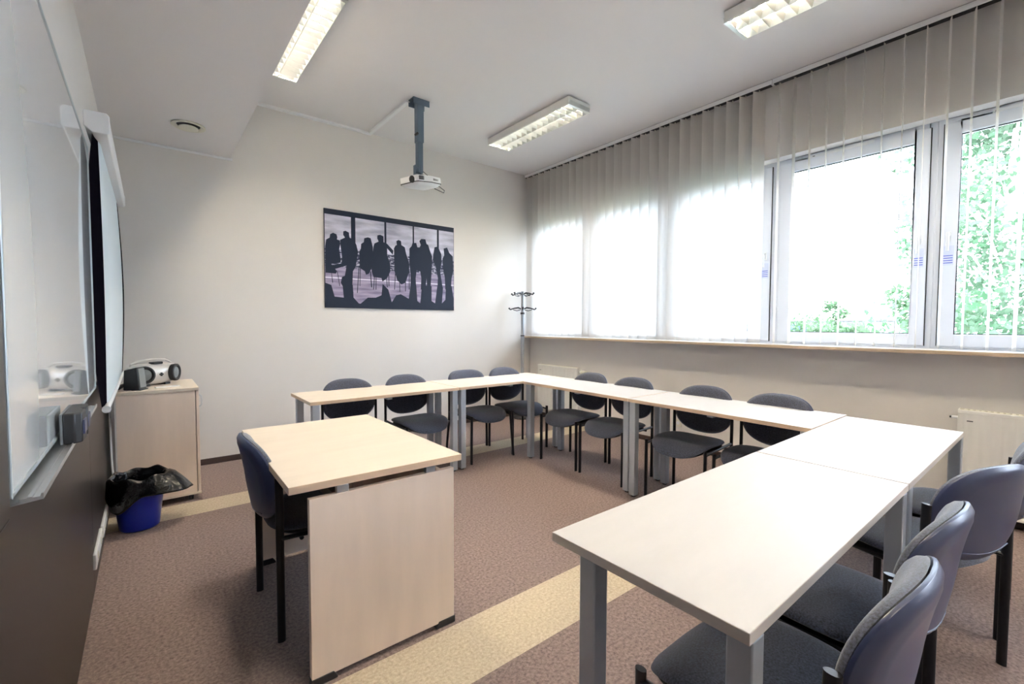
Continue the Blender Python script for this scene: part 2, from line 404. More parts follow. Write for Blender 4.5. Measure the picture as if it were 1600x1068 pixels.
blind(ysA, 4.335, -0.52, 1.745, 5.075, 'left vertical blind with closed beige vanes, beside the coat rack corner')
ysB = [1.684-0.1195*i for i in range(26)]
blind(ysB, 4.335, 0.20, YF+0.1, 1.74, 'right vertical blind with vanes turned edge-on, in front of the open view windows')

# ---------------------------------------------------------------- ceiling lights
def ceiling_light(loc, label):
    t = thing('ceiling_light', loc); tag(t, label, 'ceiling light', 'louvred fluorescent ceiling lights')
    W, L, H = 0.15, 0.645, 0.085
    b = MB()
    b.box((-W, -L, -H+0.004), (-W+0.006, L, -0.008)); b.box((W-0.006, -L, -H+0.004), (W, L, -0.008))
    b.box((-W, -L, -H+0.004), (W, -L+0.006, -0.008)); b.box((-W, L-0.006, -H+0.004), (W, L, -0.008)); b.box((-W, -L, -0.014), (W, L, -0.006))
    b.build('housing', 'white_metal', t, bevel=0.002)
    MB().box((-W+0.012, -L+0.012, -0.006), (W-0.012, L-0.012, 0)).build('gasket_and_gap', 'gasket_and_gap', t)  # black slab standing in for the shaded gap between housing and ceiling
    lv = MB()
    for x in (-W+0.004, 0, W-0.004):     # long reflector blades, V section
        s_ = 1 if x < 0 else -1
        if x == 0: lv.prism([(-0.046, -0.024), (0.046, -0.024), (0.020, -0.050), (0.003, -H), (-0.003, -H), (-0.020, -0.050)], -L+0.008, L-0.008, mtx=Matrix(((1,0,0,0),(0,0,1,0),(0,1,0,0),(0,0,0,1))))
        else: lv.prism([(x, -0.024), (x+s_*0.046, -0.024), (x+s_*0.020, -0.050), (x+s_*0.004, -H), (x, -H)], -L+0.008, L-0.008, mtx=Matrix(((1,0,0,0),(0,0,1,0),(0,1,0,0),(0,0,0,1))))
    nb = 15
    for i in range(nb+1):
        y = -L+0.01+(2*L-0.02)*i/nb
        for x0, x1 in ((-W+0.008, -0.003), (0.003, W-0.008)):
            lv.faces([(x0, y-0.020, -0.046), (x1, y-0.020, -0.046), (x1, y+0.020, -0.046), (x0, y+0.020, -0.046),
                      (x0, y-0.002, -H+0.001), (x1, y-0.002, -H+0.001), (x1, y+0.002, -H+0.001), (x0, y+0.002, -H+0.001)],
                     [(0,1,2,3),(7,6,5,4),(0,4,5,1),(2,6,7,3),(1,5,6,2),(3,7,4,0)])
    for y in (-L+0.012, L-0.012):
        lv.box((-W, y-0.014, -H), (W, y+0.014, -H+0.006))
    lv.build('louvre', 'louvre', t)
    for x in (-0.072, 0.072):
        MB().tube([(x, -L+0.03, -0.028), (x, L-0.03, -0.028)], 0.013, n=12).build('fluorescent_tube', 'tube', t)
    return t
L2 = ceiling_light((3.28, 3.70, ZC), 'louvred white ceiling light nearest the blinds and back wall, behind the projector')
dup(L2, (3.28, 0.94, ZC), 0, 'louvred white ceiling light cut by the top edge of the photo, nearest the windows')
dup(L2, (0.905, 3.64, ZC), 0, 'bright ceiling light partly hidden by the dropped ceiling box')
dup(L2, (0.905, 0.94, ZC), 0, 'added unseen louvred fill light above the camera position, beyond the top of the photo')  # unseen lamp, added to brighten the foreground
dup(L2, (0.905, -1.76, ZC), 0, 'added unseen louvred fill light behind the camera on the marker board side')  # unseen lamp, added to light the near side of desk and board
dup(L2, (3.28, -1.76, ZC), 0, 'added unseen louvred fill light behind the camera on the window side')  # unseen lamp, added as fill from the rear of the room

# ---------------------------------------------------------------- soffit vent
vt = thing('air_valve', (0.297, 4.45, 2.883)); tag(vt, 'round cream air valve in the dropped ceiling box', 'air vent')
MB().lathe([(0.083, 0), (0.113, -0.002), (0.115, -0.009), (0.108, -0.013), (0.088, -0.010), (0.078, -0.001), (0.078, 0)], 40, close=False).build('rim', 'cream', vt)
MB().lathe([(0.08, -0.0008), (0.001, -0.0008)], 32, close=False).build('throat', 'black', vt)
MB().lathe([(0.001, -0.010), (0.055, -0.012), (0.066, -0.018), (0.064, -0.024), (0.05, -0.026), (0.001, -0.027)], 40, close=False).build('disc', 'cream', vt)

# ---------------------------------------------------------------- projector, its pole and the cable duct
pr = thing('projector_mount', (2.10, 4.05, ZC)); tag(pr, 'blue grey steel ceiling pole holding the projector', 'projector mount')
MB().box((-0.085, -0.05, -0.010), (0.085, 0.05, 0)).box((-0.085, -0.054, -0.06), (0.085, -0.05, 0)).box((-0.085, 0.05, -0.06), (0.085, 0.054, 0)).build('ceiling_plate', 'blue_grey', pr, bevel=0.002)
MB().box((-0.034, -0.034, -0.40), (0.034, 0.034, -0.01)).build('outer_pole', 'blue_grey', pr, bevel=0.004)
MB().box((-0.028, -0.028, -0.69), (0.028, 0.028, -0.38)).build('inner_pole', 'blue_grey', pr, bevel=0.004)
MB().tube([(-0.04, -0.045, -0.33), (-0.04, 0, -0.33)], 0.012).build('knob', 'black', pr)
MB().box((-0.055, -0.02, -0.735), (-0.045, 0.02, -0.62)).box((0.0, -0.03, -0.735), (0.01, 0.03, -0.62)).tube([(-0.055, 0, -0.67), (0.03, 0, -0.67)], 0.014).box((-0.09, -0.09, -0.742), (0.09, 0.09, -0.732)).build('tilt_bracket', 'blue_grey', pr, bevel=0.002)
pj = thing('projector', (2.10, 4.02, 2.66), 0.30); pj.rotation_euler = (0, -0.15, 0.30); tag(pj, 'white ceiling projector hanging upside down from the pole', 'projector')
ol = [(-0.17, -0.10), (-0.15, -0.125), (0.0, -0.145), (0.15, -0.125), (0.17, -0.10), (0.165, 0.10), (0.14, 0.12), (-0.14, 0.12), (-0.165, 0.10)]
MB().prism(ol, 0.008, 0.065).build('body', 'white', pj, bevel=0.008, seg=3)
MB().prism([(x*1.01, y*1.01) for x, y in ol], 0.002, 0.009).build('trim_strip', 'black', pj)
ol2 = [(x*0.99, y*0.99) for x, y in ol]; v = [(x, y, 0.003) for x, y in ol2]+[(x*0.8, y*0.8, -0.022) for x, y in ol2]; n = len(ol)
MB().faces(v, [tuple(range(n)), tuple(range(2*n-1, n-1, -1))]+[(i, (i+1) % n, n+(i+1) % n, n+i) for i in range(n)]).build('top_cover', 'white', pj, bevel=0.004)
MB().tube([(-0.176, -0.06, 0.03), (-0.150, -0.06, 0.03)], 0.032, n=20).build('lens', 'black', pj)
gr = MB()
for k in range(9): gr.box((-0.145+k*0.009, -0.140+0.001*k, 0.02), (-0.140+k*0.009, -0.118, 0.055))
gr.build('vent_grille', 'ink', pj)
g2 = MB()
for k in range(14): g2.box((0.03+k*0.008, -0.1425+0.00125*k, 0.025), (0.034+k*0.008, -0.12, 0.045))
g2.build('side_vents', 'ink', pj)
cb = MB(); cb.tube([(2.13, 4.03, 2.80), (2.20, 4.03, 2.76), (2.30, 4.0, 2.735), (2.33, 4.1, 2.73)], 0.004, n=6)
cb.tube([(2.13, 4.05, 2.78), (2.19, 4.06, 2.75), (2.27, 4.1, 2.735)], 0.004, n=6)
cb.tube([(2.27, 4.10, 2.725), (2.36, 4.12, 2.72), (2.42, 4.12, 2.69), (2.40, 4.1, 2.66), (2.34, 4.06, 2.655), (2.27, 4.06, 2.67)], 0.0045, n=6)
tag(cb.build('projector_cable', 'ink'), 'thin dark cables looping behind the projector', 'cable')
struct(MB().box((0.655, 5.045, ZC-0.022), (2.03, YB, ZC)).build('trim_2', 'white', bevel=0.002))
struct(MB().box((1.99, 4.10, ZC-0.022), (2.03, 5.045, ZC)).build('trim_3', 'white', bevel=0.002))

# ---------------------------------------------------------------- printed picture on the back wall
PX0, PX1, PZ0, PZ1 = 1.503, 3.112, 1.497, 2.555
SIL = [[(0.012, 0.687), (0.034, 0.708), (0.038, 0.744), (0.057, 0.762), (0.079, 0.751), (0.085, 0.723), (0.082, 0.699), (0.101, 0.692), (0.104, 0.657), (0.096, 0.597), (0.107, 0.493), (0.103, 0.464), (0.043, 0.444), (0.08, 0.373), (0.072, 0.349), (0.005, 0.353), (0.005, 0.617)], [(0.125, 0.789), (0.14, 0.798), (0.163, 0.784), (0.167, 0.733), (0.198, 0.715), (0.214, 0.664), (0.225, 0.594), (0.208, 0.436), (0.188, 0.386), (0.183, 0.242), (0.19, 0.159), (0.147, 0.131), (0.105, 0.259), (0.113, 0.319), (0.132, 0.332), (0.145, 0.44), (0.065, 0.395), (0.034, 0.356), (0.027, 0.39), (0.042, 0.427), (0.111, 0.459), (0.115, 0.518), (0.104, 0.657), (0.103, 0.698), (0.136, 0.727), (0.124, 0.754)], [(0.27, 0.745), (0.295, 0.759), (0.316, 0.753), (0.324, 0.706), (0.332, 0.659), (0.326, 0.45), (0.301, 0.373), (0.28, 0.359), (0.272, 0.395), (0.236, 0.427), (0.233, 0.595), (0.245, 0.632), (0.247, 0.681), (0.266, 0.702)], [(0.366, 0.793), (0.387, 0.803), (0.411, 0.789), (0.411, 0.727), (0.438, 0.714), (0.486, 0.646), (0.481, 0.601), (0.438, 0.664), (0.438, 0.588), (0.461, 0.491), (0.461, 0.416), (0.436, 0.338), (0.401, 0.297), (0.393, 0.334), (0.334, 0.34), (0.321, 0.401), (0.327, 0.572), (0.336, 0.671), (0.344, 0.703), (0.374, 0.727), (0.364, 0.762)], [(0.509, 0.756), (0.526, 0.772), (0.546, 0.763), (0.549, 0.719), (0.576, 0.698), (0.585, 0.635), (0.607, 0.536), (0.612, 0.433), (0.579, 0.301), (0.547, 0.278), (0.515, 0.32), (0.493, 0.42), (0.49, 0.672), (0.502, 0.705), (0.513, 0.713)], [(0.641, 0.767), (0.646, 0.758), (0.669, 0.763), (0.679, 0.715), (0.697, 0.717), (0.707, 0.746), (0.695, 0.789), (0.712, 0.816), (0.746, 0.818), (0.756, 0.767), (0.77, 0.756), (0.785, 0.692), (0.804, 0.628), (0.799, 0.454), (0.788, 0.238), (0.759, 0.25), (0.755, 0.369), (0.744, 0.235), (0.705, 0.233), (0.71, 0.365), (0.701, 0.442), (0.672, 0.453), (0.663, 0.36), (0.667, 0.23), (0.62, 0.226), (0.621, 0.407), (0.612, 0.536), (0.613, 0.691), (0.631, 0.72)], [(0.825, 0.738), (0.845, 0.748), (0.865, 0.724), (0.885, 0.666), (0.888, 0.572), (0.874, 0.462), (0.889, 0.328), (0.899, 0.247), (0.848, 0.243), (0.854, 0.379), (0.834, 0.511), (0.809, 0.589), (0.814, 0.656)], [(0.906, 0.737), (0.937, 0.753), (0.958, 0.691), (0.989, 0.654), (0.994, 0.475), (0.978, 0.39), (0.972, 0.252), (0.92, 0.249), (0.915, 0.398), (0.9, 0.492), (0.895, 0.613), (0.911, 0.657)], [(0.042, 0.357), (0.045, 0.358), (0.053, 0.254), (0.048, 0.253)], [(0.08, 0.373), (0.084, 0.373), (0.099, 0.223), (0.095, 0.222)], [(0.228, 0.438), (0.234, 0.439), (0.219, 0.161), (0.214, 0.16)], [(0.237, 0.427), (0.243, 0.428), (0.237, 0.234), (0.234, 0.233)], [(0.309, 0.399), (0.315, 0.4), (0.323, 0.229), (0.316, 0.228)], [(0.338, 0.34), (0.344, 0.341), (0.336, 0.205), (0.331, 0.205)], [(0.351, 0.342), (0.356, 0.342), (0.354, 0.206), (0.349, 0.206)], [(0.429, 0.337), (0.434, 0.337), (0.44, 0.238), (0.434, 0.237)], [(0.445, 0.402), (0.451, 0.402), (0.453, 0.251), (0.447, 0.251)], [(0.496, 0.394), (0.502, 0.395), (0.495, 0.216), (0.49, 0.216)], [(0.531, 0.296), (0.536, 0.297), (0.537, 0.195), (0.532, 0.194)], [(0.577, 0.313), (0.582, 0.314), (0.581, 0.204), (0.576, 0.203)], [(0.607, 0.432), (0.613, 0.433), (0.612, 0.226), (0.606, 0.225)], [(0.001, 0.25), (0.041, 0.23), (0.062, 0.114), (0.123, 0.107), (0.116, 0.236), (0.186, 0.242), (0.19, 0.111), (0.233, 0.041), (0.291, 0.116), (0.349, 0.119), (0.392, 0.147), (0.401, 0.272), (0.444, 0.213), (0.47, 0.076), (0.505, 0.154), (0.541, 0.169), (0.605, 0.121), (0.62, 0.278), (0.667, 0.282), (0.676, 0.099), (0.7, 0.074), (0.715, 0.286), (0.798, 0.28), (0.797, 0.105), (0.828, 0.079), (0.848, 0.284), (0.899, 0.274), (0.889, 0.082), (0.92, 0.125), (0.925, 0.29), (0.978, 0.294), (0.996, 0.143), (0.995, -0.004), (-0.002, 0.001)]]
pc = MB()
def uvp(u, v, d): return (PX0+(PX1-PX0)*u, YB-0.018-d, PZ0+(PZ1-PZ0)*v)
pc.box((PX0, YB-0.018, PZ0), (PX1, YB, PZ1), 'pic_dark')
def rect(u0, v0, u1, v1, d, m): pc.faces([uvp(u0, v0, d), uvp(u1, v0, d), uvp(u1, v1, d), uvp(u0, v1, d)], [(0, 1, 2, 3)], m)
rect(0.003, 0.05, 0.997, 0.42, 0.0004, 'pic_floor')
for a, b in ((0.003, 0.178), (0.208, 0.418), (0.433, 0.640), (0.652, 0.847), (0.864, 0.997)): rect(a, 0.42, b, 0.945, 0.0004, 'pic_sky')
rect(0.003, 0.42, 0.997, 0.60, 0.0007, 'pic_town')
rect(0.003, 0.301, 0.997, 0.311, 0.0008, 'pic_line')
for i_, s_ in enumerate(SIL):
    s_ = [(min(max(u, 0.003), 0.997), min(max(v_, 0.003), 0.997)) for u, v_ in s_]
    pc.faces([uvp(u, v_, 0.0011+0.00005*i_) for u, v_ in s_], [tuple(range(len(s_)))], 'pic_dark')
pc.bm.normal_update()
bmesh.ops.triangulate(pc.bm, faces=[f for f in pc.bm.faces if len(f.verts) > 4])
for fc in pc.bm.faces:
    fc.smooth = False; fc.normal_update()
    if fc.calc_center_median().y < YB-0.0181 and fc.normal.y > 0: fc.normal_flip()
tag(pc.build('wall_picture', None, recalc=False), 'large frameless print of seated and standing silhouettes before tall windows', 'picture')

# ---------------------------------------------------------------- marker board with tray and eraser
wb = thing('marker_board', (-0.228, 2.10, 1.59)); tag(wb, 'large glossy white marker board on the left wall', 'whiteboard')
BY0, BY1, BZ0, BZ1 = -0.885, 0.925, -0.585, 0.585
MB().box((0, BY0+0.004, BZ0+0.004), (0.027, BY1-0.004, BZ1-0.004)).build('writing_surface', 'board', wb)
fr = MB()
fr.box((0, BY0, BZ1-0.010), (0.030, BY1, BZ1)); fr.box((0, BY0, BZ0), (0.030, BY1, BZ0+0.010))
fr.box((0, BY1-0.008, BZ0), (0.030, BY1, BZ1)); fr.box((0, BY0, BZ0), (0.030, BY0+0.008, BZ1))
fr.build('frame', 'alu_frame', wb, bevel=0.002)
tr = MB(); tr.prism([(0.03, BZ0-0.022), (0.03, BZ0-0.016), (0.040, BZ0-0.016), (0.041, BZ0-0.0145), (0.047, BZ0-0.0145), (0.048, BZ0-0.016), (0.058, BZ0-0.016), (0.060, BZ0-0.010), (0.063, BZ0-0.010), (0.063, BZ0-0.022), (0.0, BZ0-0.03), (0.0, BZ0-0.022)],
                    BY0+0.05, 0.42, mtx=Matrix(((1,0,0,0),(0,0,1,0),(0,1,0,0),(0,0,0,1))))
tr.build('pen_tray', 'alu', wb)
er = thing('board_eraser', (-0.176, 1.84, 0.992)); tag(er, 'black and blue block eraser standing on the board tray', 'board eraser')
MB().box((-0.016, -0.10, 0), (-0.010, 0.10, 0.085)).build('felt_pad', 'grille', er, bevel=0.002)
MB().prism([(-0.10, -0.010), (0.10, -0.010), (0.10, 0.014), (0.086, 0.03), (0.02, 0.033), (0.015, 0.022), (-0.015, 0.022), (-0.02, 0.033), (-0.086, 0.03), (-0.10, 0.014)], 0, 0.085,
           mtx=Matrix(((0,1,0,0),(1,0,0,0),(0,0,1,0),(0,0,0,1)))).build('grip', 'black', er, bevel=0.004)
MB().box((0.026, -0.085, 0.022), (0.0345, -0.025, 0.062)).box((0.026, 0.025, 0.022), (0.0345, 0.085, 0.062)).build('blue_pad', 'shell', er, bevel=0.002)

# ---------------------------------------------------------------- projection screen, pulled down
ps = thing('projection_screen', (-0.16, 3.93, 2.30)); ps.rotation_euler = (0.012, 0, -0.003); tag(ps, 'white roller projection screen pulled down beside the marker board', 'projection screen')
cs = MB(); cs.prism([(-0.045, 0.045), (-0.04, 0.05), (0.035, 0.05), (0.045, 0.038), (0.045, -0.035), (0.038, -0.045), (-0.015, -0.045), (-0.045, -0.02)], -0.93, 0.93,
                    mtx=Matrix(((1,0,0,0),(0,0,1,0),(0,1,0,0),(0,0,0,1))))
cs.build('casing', 'white', ps, bevel=0.003)
for s_ in (-1, 1):
    MB().prism([(-0.048, 0.048), (-0.042, 0.053), (0.037, 0.053), (0.048, 0.04), (0.048, -0.037), (0.04, -0.048), (-0.016, -0.048), (-0.048, -0.022)], min(s_*0.93, s_*0.945), max(s_*0.93, s_*0.945),
               mtx=Matrix(((1,0,0,0),(0,0,1,0),(0,1,0,0),(0,0,0,1)))).build('end_cap', 'white', ps, bevel=0.004)
def cloth(y_a, y_b, ny, nz=28, off=0.0):
    vs = []; Z0, Z1 = -1.385, -0.03
    for j in range(nz+1):
        z = Z0+(Z1-Z0)*j/nz; b = math.sin(PI*j/nz)
        for i in range(ny+1):
            y = y_a+(y_b-y_a)*i/ny
            e = max(0, 1-(y+0.90)/0.16)      # curl of the near edge, back towards the wall
            e2 = max(0, 1-(0.90-y)/0.10)
            x = 0.0+b*0.020-b*0.083*e**1.2-(1-b)*0.02*e+b*0.004*e2+off
            vs.append((x, y, z))
    return vs, [(j*(ny+1)+i, j*(ny+1)+i+1, (j+1)*(ny+1)+i+1, (j+1)*(ny+1)+i) for j in range(nz) for i in range(ny)]
v, f = cloth(-0.90, -0.79, 12); MB().faces(v, f).build('black_border', 'border', ps, angle=180)
v, f = cloth(-0.79, 0.76, 50); MB().faces(v, f).build('fabric', 'screen', ps, angle=180)
v, f = cloth(0.76, 0.90, 8); MB().faces(v, f).build('black_border', 'border', ps, angle=180)
MB().tube([(0, -0.93, -1.39), (0, 0.93, -1.39)], 0.013, n=14).build('bottom_bar', 'white', ps)
MB().tube([(0, -0.945, -1.39), (0, -0.93, -1.39)], 0.018, n=16).build('bar_cap', 'white', ps)

# ---------------------------------------------------------------- tables
def table(x0, y0, x1, y1, label, shear=0.0, legs=(0.0, 0.0), ends=(0.018, 0.004), name='conference_table', top='maple', edge='maple_edge'):
    ex, ey = ends
    """corners of the top; shear moves the near-y end of the inner (x0) edge; legs: insets of the far legs"""
    t = thing(name, ((x0+x1)/2, (y0+y1)/2, 0)); tag(t, label, 'table', 'conference tables set in a U shape')
    hx, hy = (x1-x0)/2, (y1-y0)/2; H = 0.755
    g = 0.004
    poly = [(-hx+g-shear, -hy+g), (hx-g, -hy+g), (hx-g, hy-g), (-hx+g, hy-g)]
    tp = MB(); n = 4
    v = [(x, y, H-0.025) for x, y in poly]+[(x, y, H) for x, y in poly]
    tp.faces(v, [(3, 2, 1, 0)], edge); tp.faces(v, [(4, 5, 6, 7)], top)
    tp.faces(v, [(i, (i+1) % n, n+(i+1) % n, n+i) for i in range(n)], edge)
    tp.build('tabletop', None, t, bevel=0.0015)
    L = 0.052; ix, iy = legs
    ax0, ax1, ay0, ay1 = -hx+ex, hx-ex-ix, -hy+ey, hy-ey-iy
    for lx, ly in ((ax0, ay0), (ax1-L, ay0), (ax0, ay1-L), (ax1-L, ay1-L)):
        q = MB(); q.box((lx, ly, 0.012), (lx+L, ly+L, H-0.025))
        o = q.build('leg', 'leg_metal', t, bevel=0.004)
        MB().tube([(lx+L/2, ly+L/2, 0), (lx+L/2, ly+L/2, 0.014)], 0.018, n=12).build('foot', 'black', o)
    ap = MB()
    cx_, cy_ = (ax0+ax1)/2, (ay0+ay1)/2
    ap.box((ax0+L, cy_-0.02, H-0.05), (ax1-L, cy_+0.02, H-0.025)); ap.box((cx_-0.02, ay0+L, H-0.05), (cx_+0.02, ay1-L, H-0.025))
    ap.build('frame', 'leg_metal', t)
    return t
table(0.908, 3.455, 2.180, 4.03, 'table at the left end of the back row, nearest the teacher desk', legs=(0, 0.08))
table(2.180, 3.455, 3.478, 4.035, 'table at the right end of the back row, corner by the coat rack', legs=(0.02, 0.08))
table(2.915, 2.155, 3.475, 3.453, 'table of the window row nearest the back wall', shear=0.035, ends=(0.004, 0.018), legs=(0.08, 0.05), top='glare_top')
table(2.875, 0.897, 3.470, 2.153, 'table of the window row nearest the camera side, joining the corner', shear=0.03, ends=(0.004, 0.018), legs=(0.11, 0.0), top='glare_top')
table(2.137, 0.358, 3.415, 0.895, 'bright table at the right front corner, in front of the white radiator', legs=(0.0, 0.09), top='glare_top', edge='pale_edge')
table(0.857, 0.358, 2.135, 0.895, 'nearest long table, its left end free in the foreground', legs=(0.0, 0.09), top='glare_top', edge='pale_edge')

# ---------------------------------------------------------------- teacher desk
dk = thing('teacher_desk', (0.73, 2.24, 0)); tag(dk, 'maple teacher desk with solid side panels, standing alone in the middle', 'desk')
H = 0.755
tp = MB(); hx, hy = 0.342, 0.555
v = [(-hx-0.015, -hy+0.02, H-0.028), (hx, -hy, H-0.028), (hx, hy, H-0.028), (-hx, hy, H-0.028)]; v += [(a, b, H) for a, b, c in v]
tp.faces(v, [(3, 2, 1, 0)], 'maple_edge'); tp.faces(v, [(4, 5, 6, 7)], 'maple'); tp.faces(v, [(i, (i+1) % 4, 4+(i+1) % 4, 4+i) for i in range(4)], 'maple_edge')
tp.build('desktop', None, dk, bevel=0.0015)
for y in (-0.525, 0.525):
    s_ = 1 if y > 0 else -1
    p = MB(); p.box((-0.29, y-0.013, 0.022), (0.312, y+0.013, 0.697)); o = p.build('side_panel', 'maple_side', dk, bevel=0.0015)
    for x in (-0.29, 0.222):
        MB().prism([(x-0.002, 0), (x+0.092, 0), (x+0.092, 0.008), (x+0.078, 0.03), (x-0.002, 0.03)] if x < 0 else [(x, 0), (x+0.094, 0), (x+0.094, 0.03), (x+0.014, 0.03), (x, 0.008)],
                   y-0.016, y+0.016, mtx=Matrix(((1,0,0,0),(0,0,1,0),(0,1,0,0),(0,0,0,1)))).build('foot', 'black', o, bevel=0.002)
    for x in (-0.17, 0.20):
        MB().box((x-0.022, y-0.012, 0.697), (x+0.022, y+0.012, H-0.028)).build('spacer', 'alu', o, bevel=0.002)
MB().box((0.24, -0.512, 0.25), (0.258, 0.512, 0.697)).build('modesty_panel', 'maple_side', dk, bevel=0.001)
MB().box((-0.20, -0.512, 0.655), (-0.16, 0.512, 0.695)).build('cross_bar', 'black', dk)

# ---------------------------------------------------------------- chairs
def sup(n, a, b, p, q=None):
    out = []
    for k in range(n):
        t = 2*PI*k/n; c, s = math.cos(t), math.sin(t)
        e = 2/p if s >= 0 else 2/(q or p)
        out.append((a*math.copysign(abs(c)**e, c), b*math.copysign(abs(s)**e, s)))
    return out
def chair_proto(name, splay=0.0, pt=2.7, pb=2.3):
    t = thing(name); tag(t, '', 'chair', 'upholstered visitor chairs')
    # seat cushion, front edge rolled down
    ol = sup(48, 0.232, 0.240, 3.0, 3.2)
    def pos(a, b, r, side):
        y = b+0.020; th = 0.030*math.sqrt(max(0, 1-r**4))
        z = 0.443 - 0.6*max(0, y-0.06)**2*3.0 + 0.25*(abs(a)**2) - 0.03*(0.2-y)**2
        return (a*(1-0.045*max(0, y/0.2)**2), y, z + (th if side else -th*0.55))
    seat = MB(); seat.pad(ol, pos, 8); o = seat.build('seat', 'fabric', t, angle=60)
    def pos2(a, b, r, side):
        x, y, z = pos(a*0.94, b*0.94, r, 0); return (x, y, 0.428 - (0.0 if side else 0.018*math.sqrt(max(0, 1-r**6))) - 1.6*max(0, y-0.06)**2)
    MB().pad(ol, pos2, 5).build('seat_pan', 'black', t, angle=60)
    # backrest: shell behind, cushion in front; both follow one curved surface
    hw, hh, zc = 0.232, 0.183, 0.655
    def surf(x, z):
        u = (z-zc)/hh
        return -0.262 - 0.022*u - 0.016*max(0, u)**2 + 0.85*x*x + 0.010*max(0, -u)**2
    lb = [(x, (z if z < 0 else z)) for x, z in sup(48, hw, hh, pt, pb)]
    def psh(a, b, r, side):
        y = surf(a, zc+b); e = max(0, (r-0.84)/0.16)
        back = -0.028 + 0.020*e**1.5 + (0.003 if 0.80 < r < 0.90 else 0)
        return (a, y+(0.004*(1-r) if side else back), zc+b)
    MB().pad(lb, psh, 14).build('back_shell', 'shell', t, angle=70)
    lc = [(x*0.975, z*0.975) for x, z in lb]
    def pcu(a, b, r, side):
        th = 0.040*(max(0, 1-r**4))**0.45; y = surf(a, zc+b)+0.003
        return (a, y+(th if side else 0.0), zc+b+0.003)
    MB().pad(lc, pcu, 8).build('back_cushion', 'fabric', t, angle=70)
    sw = MB()
    sw.tube([(-0.13, surf(0.13, 0.515)-0.0285, 0.520), (-0.06, surf(0.06, 0.505)-0.029, 0.510), (0, surf(0, 0.50)-0.029, 0.507), (0.06, surf(0.06, 0.505)-0.029, 0.510), (0.13, surf(0.13, 0.515)-0.0285, 0.520)], 0.0025, n=6)
    sw.build('shell_rib', 'shell', t)
    for s in (-1, 1):
        x = s*0.232
        MB().tube([(x+s*splay, -0.205-splay*1.2, 0), (x, -0.205, 0.40), (x, -0.205, 0.60), (x-s*splay*0.3, -0.207-splay*0.4, 0.692)], 0.0105, n=14, r2=0.016).build('rear_leg', 'black_tube', t, angle=50)
        q = MB(); q.tube([(x+s*splay, 0.205+splay*1.2, 0), (x, 0.205, 0.448)], 0.0105, n=14, r2=0.016); q.build('front_leg', 'black_tube', t, angle=50)
        r = MB(); r.tube([(x, -0.20, 0.435), (x, 0.20, 0.418)], 0.009, n=10, r2=0.012)
        r.tube([(s*0.232, -0.206, 0.60), (s*0.205, -0.226, 0.60)], 0.008, n=8)
        r.build('side_rail', 'black_tube', t)
    cr_ = MB(); cr_.tube([(-0.232, 0.10, 0.415), (0.232, 0.10, 0.415)], 0.009, n=8); cr_.tube([(-0.232, -0.12, 0.415), (0.232, -0.12, 0.415)], 0.009, n=8)
    cr_.build('cross_rail', 'black_tube', t)
    return t
used = [False]
CH = chair_proto('visitor_chair')
def chair(xr, yr, face, label):
    """xr,yr: middle of the rear legs on the floor; face: heading in degrees (0=+x, 90=+y)"""
    a = math.radians(face); x = xr+0.205*math.cos(a); y = yr+0.205*math.sin(a)
    if not used[0]:
        used[0] = True; CH.location = (x, y, 0); CH.rotation_euler = (0, 0, a-PI/2); CH['label'] = label; return CH
    return dup(CH, (x, y, 0), a-PI/2, label)
# back row, backs against the picture wall
chair(1.372, 3.96, -90, 'leftmost chair behind the back row table, seat hidden by the teacher desk')
chair(1.925, 3.96, -88, 'second chair from the left behind the back row table')
chair(3.115, 3.965, -91, 'bluish chair in the far corner by the coat rack')
# window row
chair(3.412, 3.035, 180, 'chair at the window row in front of the small radiator, nearest the corner')
chair(3.408, 2.52, 180, 'second chair of the window row, overlapping the corner one')
chair(3.395, 1.83, 182, 'third chair of the window row, seat fully seen under the table')
chair(3.395, 1.29, 181, 'chair of the window row nearest the table junction, lower part hidden')
# near row, backs to the camera side
chair(1.20, 0.262, 90, 'chair at the bottom edge, nearest the camera, seat under the free table end')
chair(1.70, 0.27, 88, 'near row chair directly beyond the closest one, shell seen almost edge-on')
chair(2.37, 0.23, 68, 'near row chair turned so its blue plastic back faces the camera')
chair(3.005, 0.17, 91, 'chair cut by the right edge, in front of the big radiator')
# at the teacher desk
chair(0.412, 2.275, 0, 'chair pushed in at the teacher desk, seen from its left side')
C3 = chair_proto('visitor_chair', splay=0.022, pt=3.6, pb=2.3)
C3.location = (2.615, 3.77, 0); C3.rotation_euler = (0, 0, PI)
C3['label'] = 'chair with squarer back and splayed legs, third along the back row'

# ---------------------------------------------------------------- cabinet and what stands on it
cb = thing('rolling_cabinet', (0.050, 4.43, 0)); tag(cb, 'maple roller cabinet in the left back corner', 'cabinet')
x0, x1, y0, y1 = -0.225, 0.225, -0.32, 0.32
MB().box((x0-0.005, y0-0.006, 0.825), (x1+0.022, y1+0.004, 0.847)).build('top', 'maple', cb, bevel=0.0015)
bd = MB(); bd.box((x0, y0, 0.055), (x1-0.002, y0+0.018, 0.825)); bd.box((x0, y1-0.018, 0.055), (x1-0.002, y1, 0.825))
bd.box((x0, y0+0.018, 0.055), (x0+0.018, y1-0.018, 0.825)); bd.box((x0+0.018, y0+0.018, 0.055), (x1-0.002, y1-0.018, 0.075))
bd.build('carcass', 'maple_side', cb, bevel=0.001)
MB().box((x0-0.002, y0-0.004, 0.045), (x1+0.024, y1, 0.057)).build('plinth', 'maple', cb, bevel=0.001)
d = MB(); d.box((x1+0.003, y0+0.002, 0.062), (x1+0.021, y1-0.002, 0.822)); dr = d.build('door', 'maple_side', cb, bevel=0.0015)
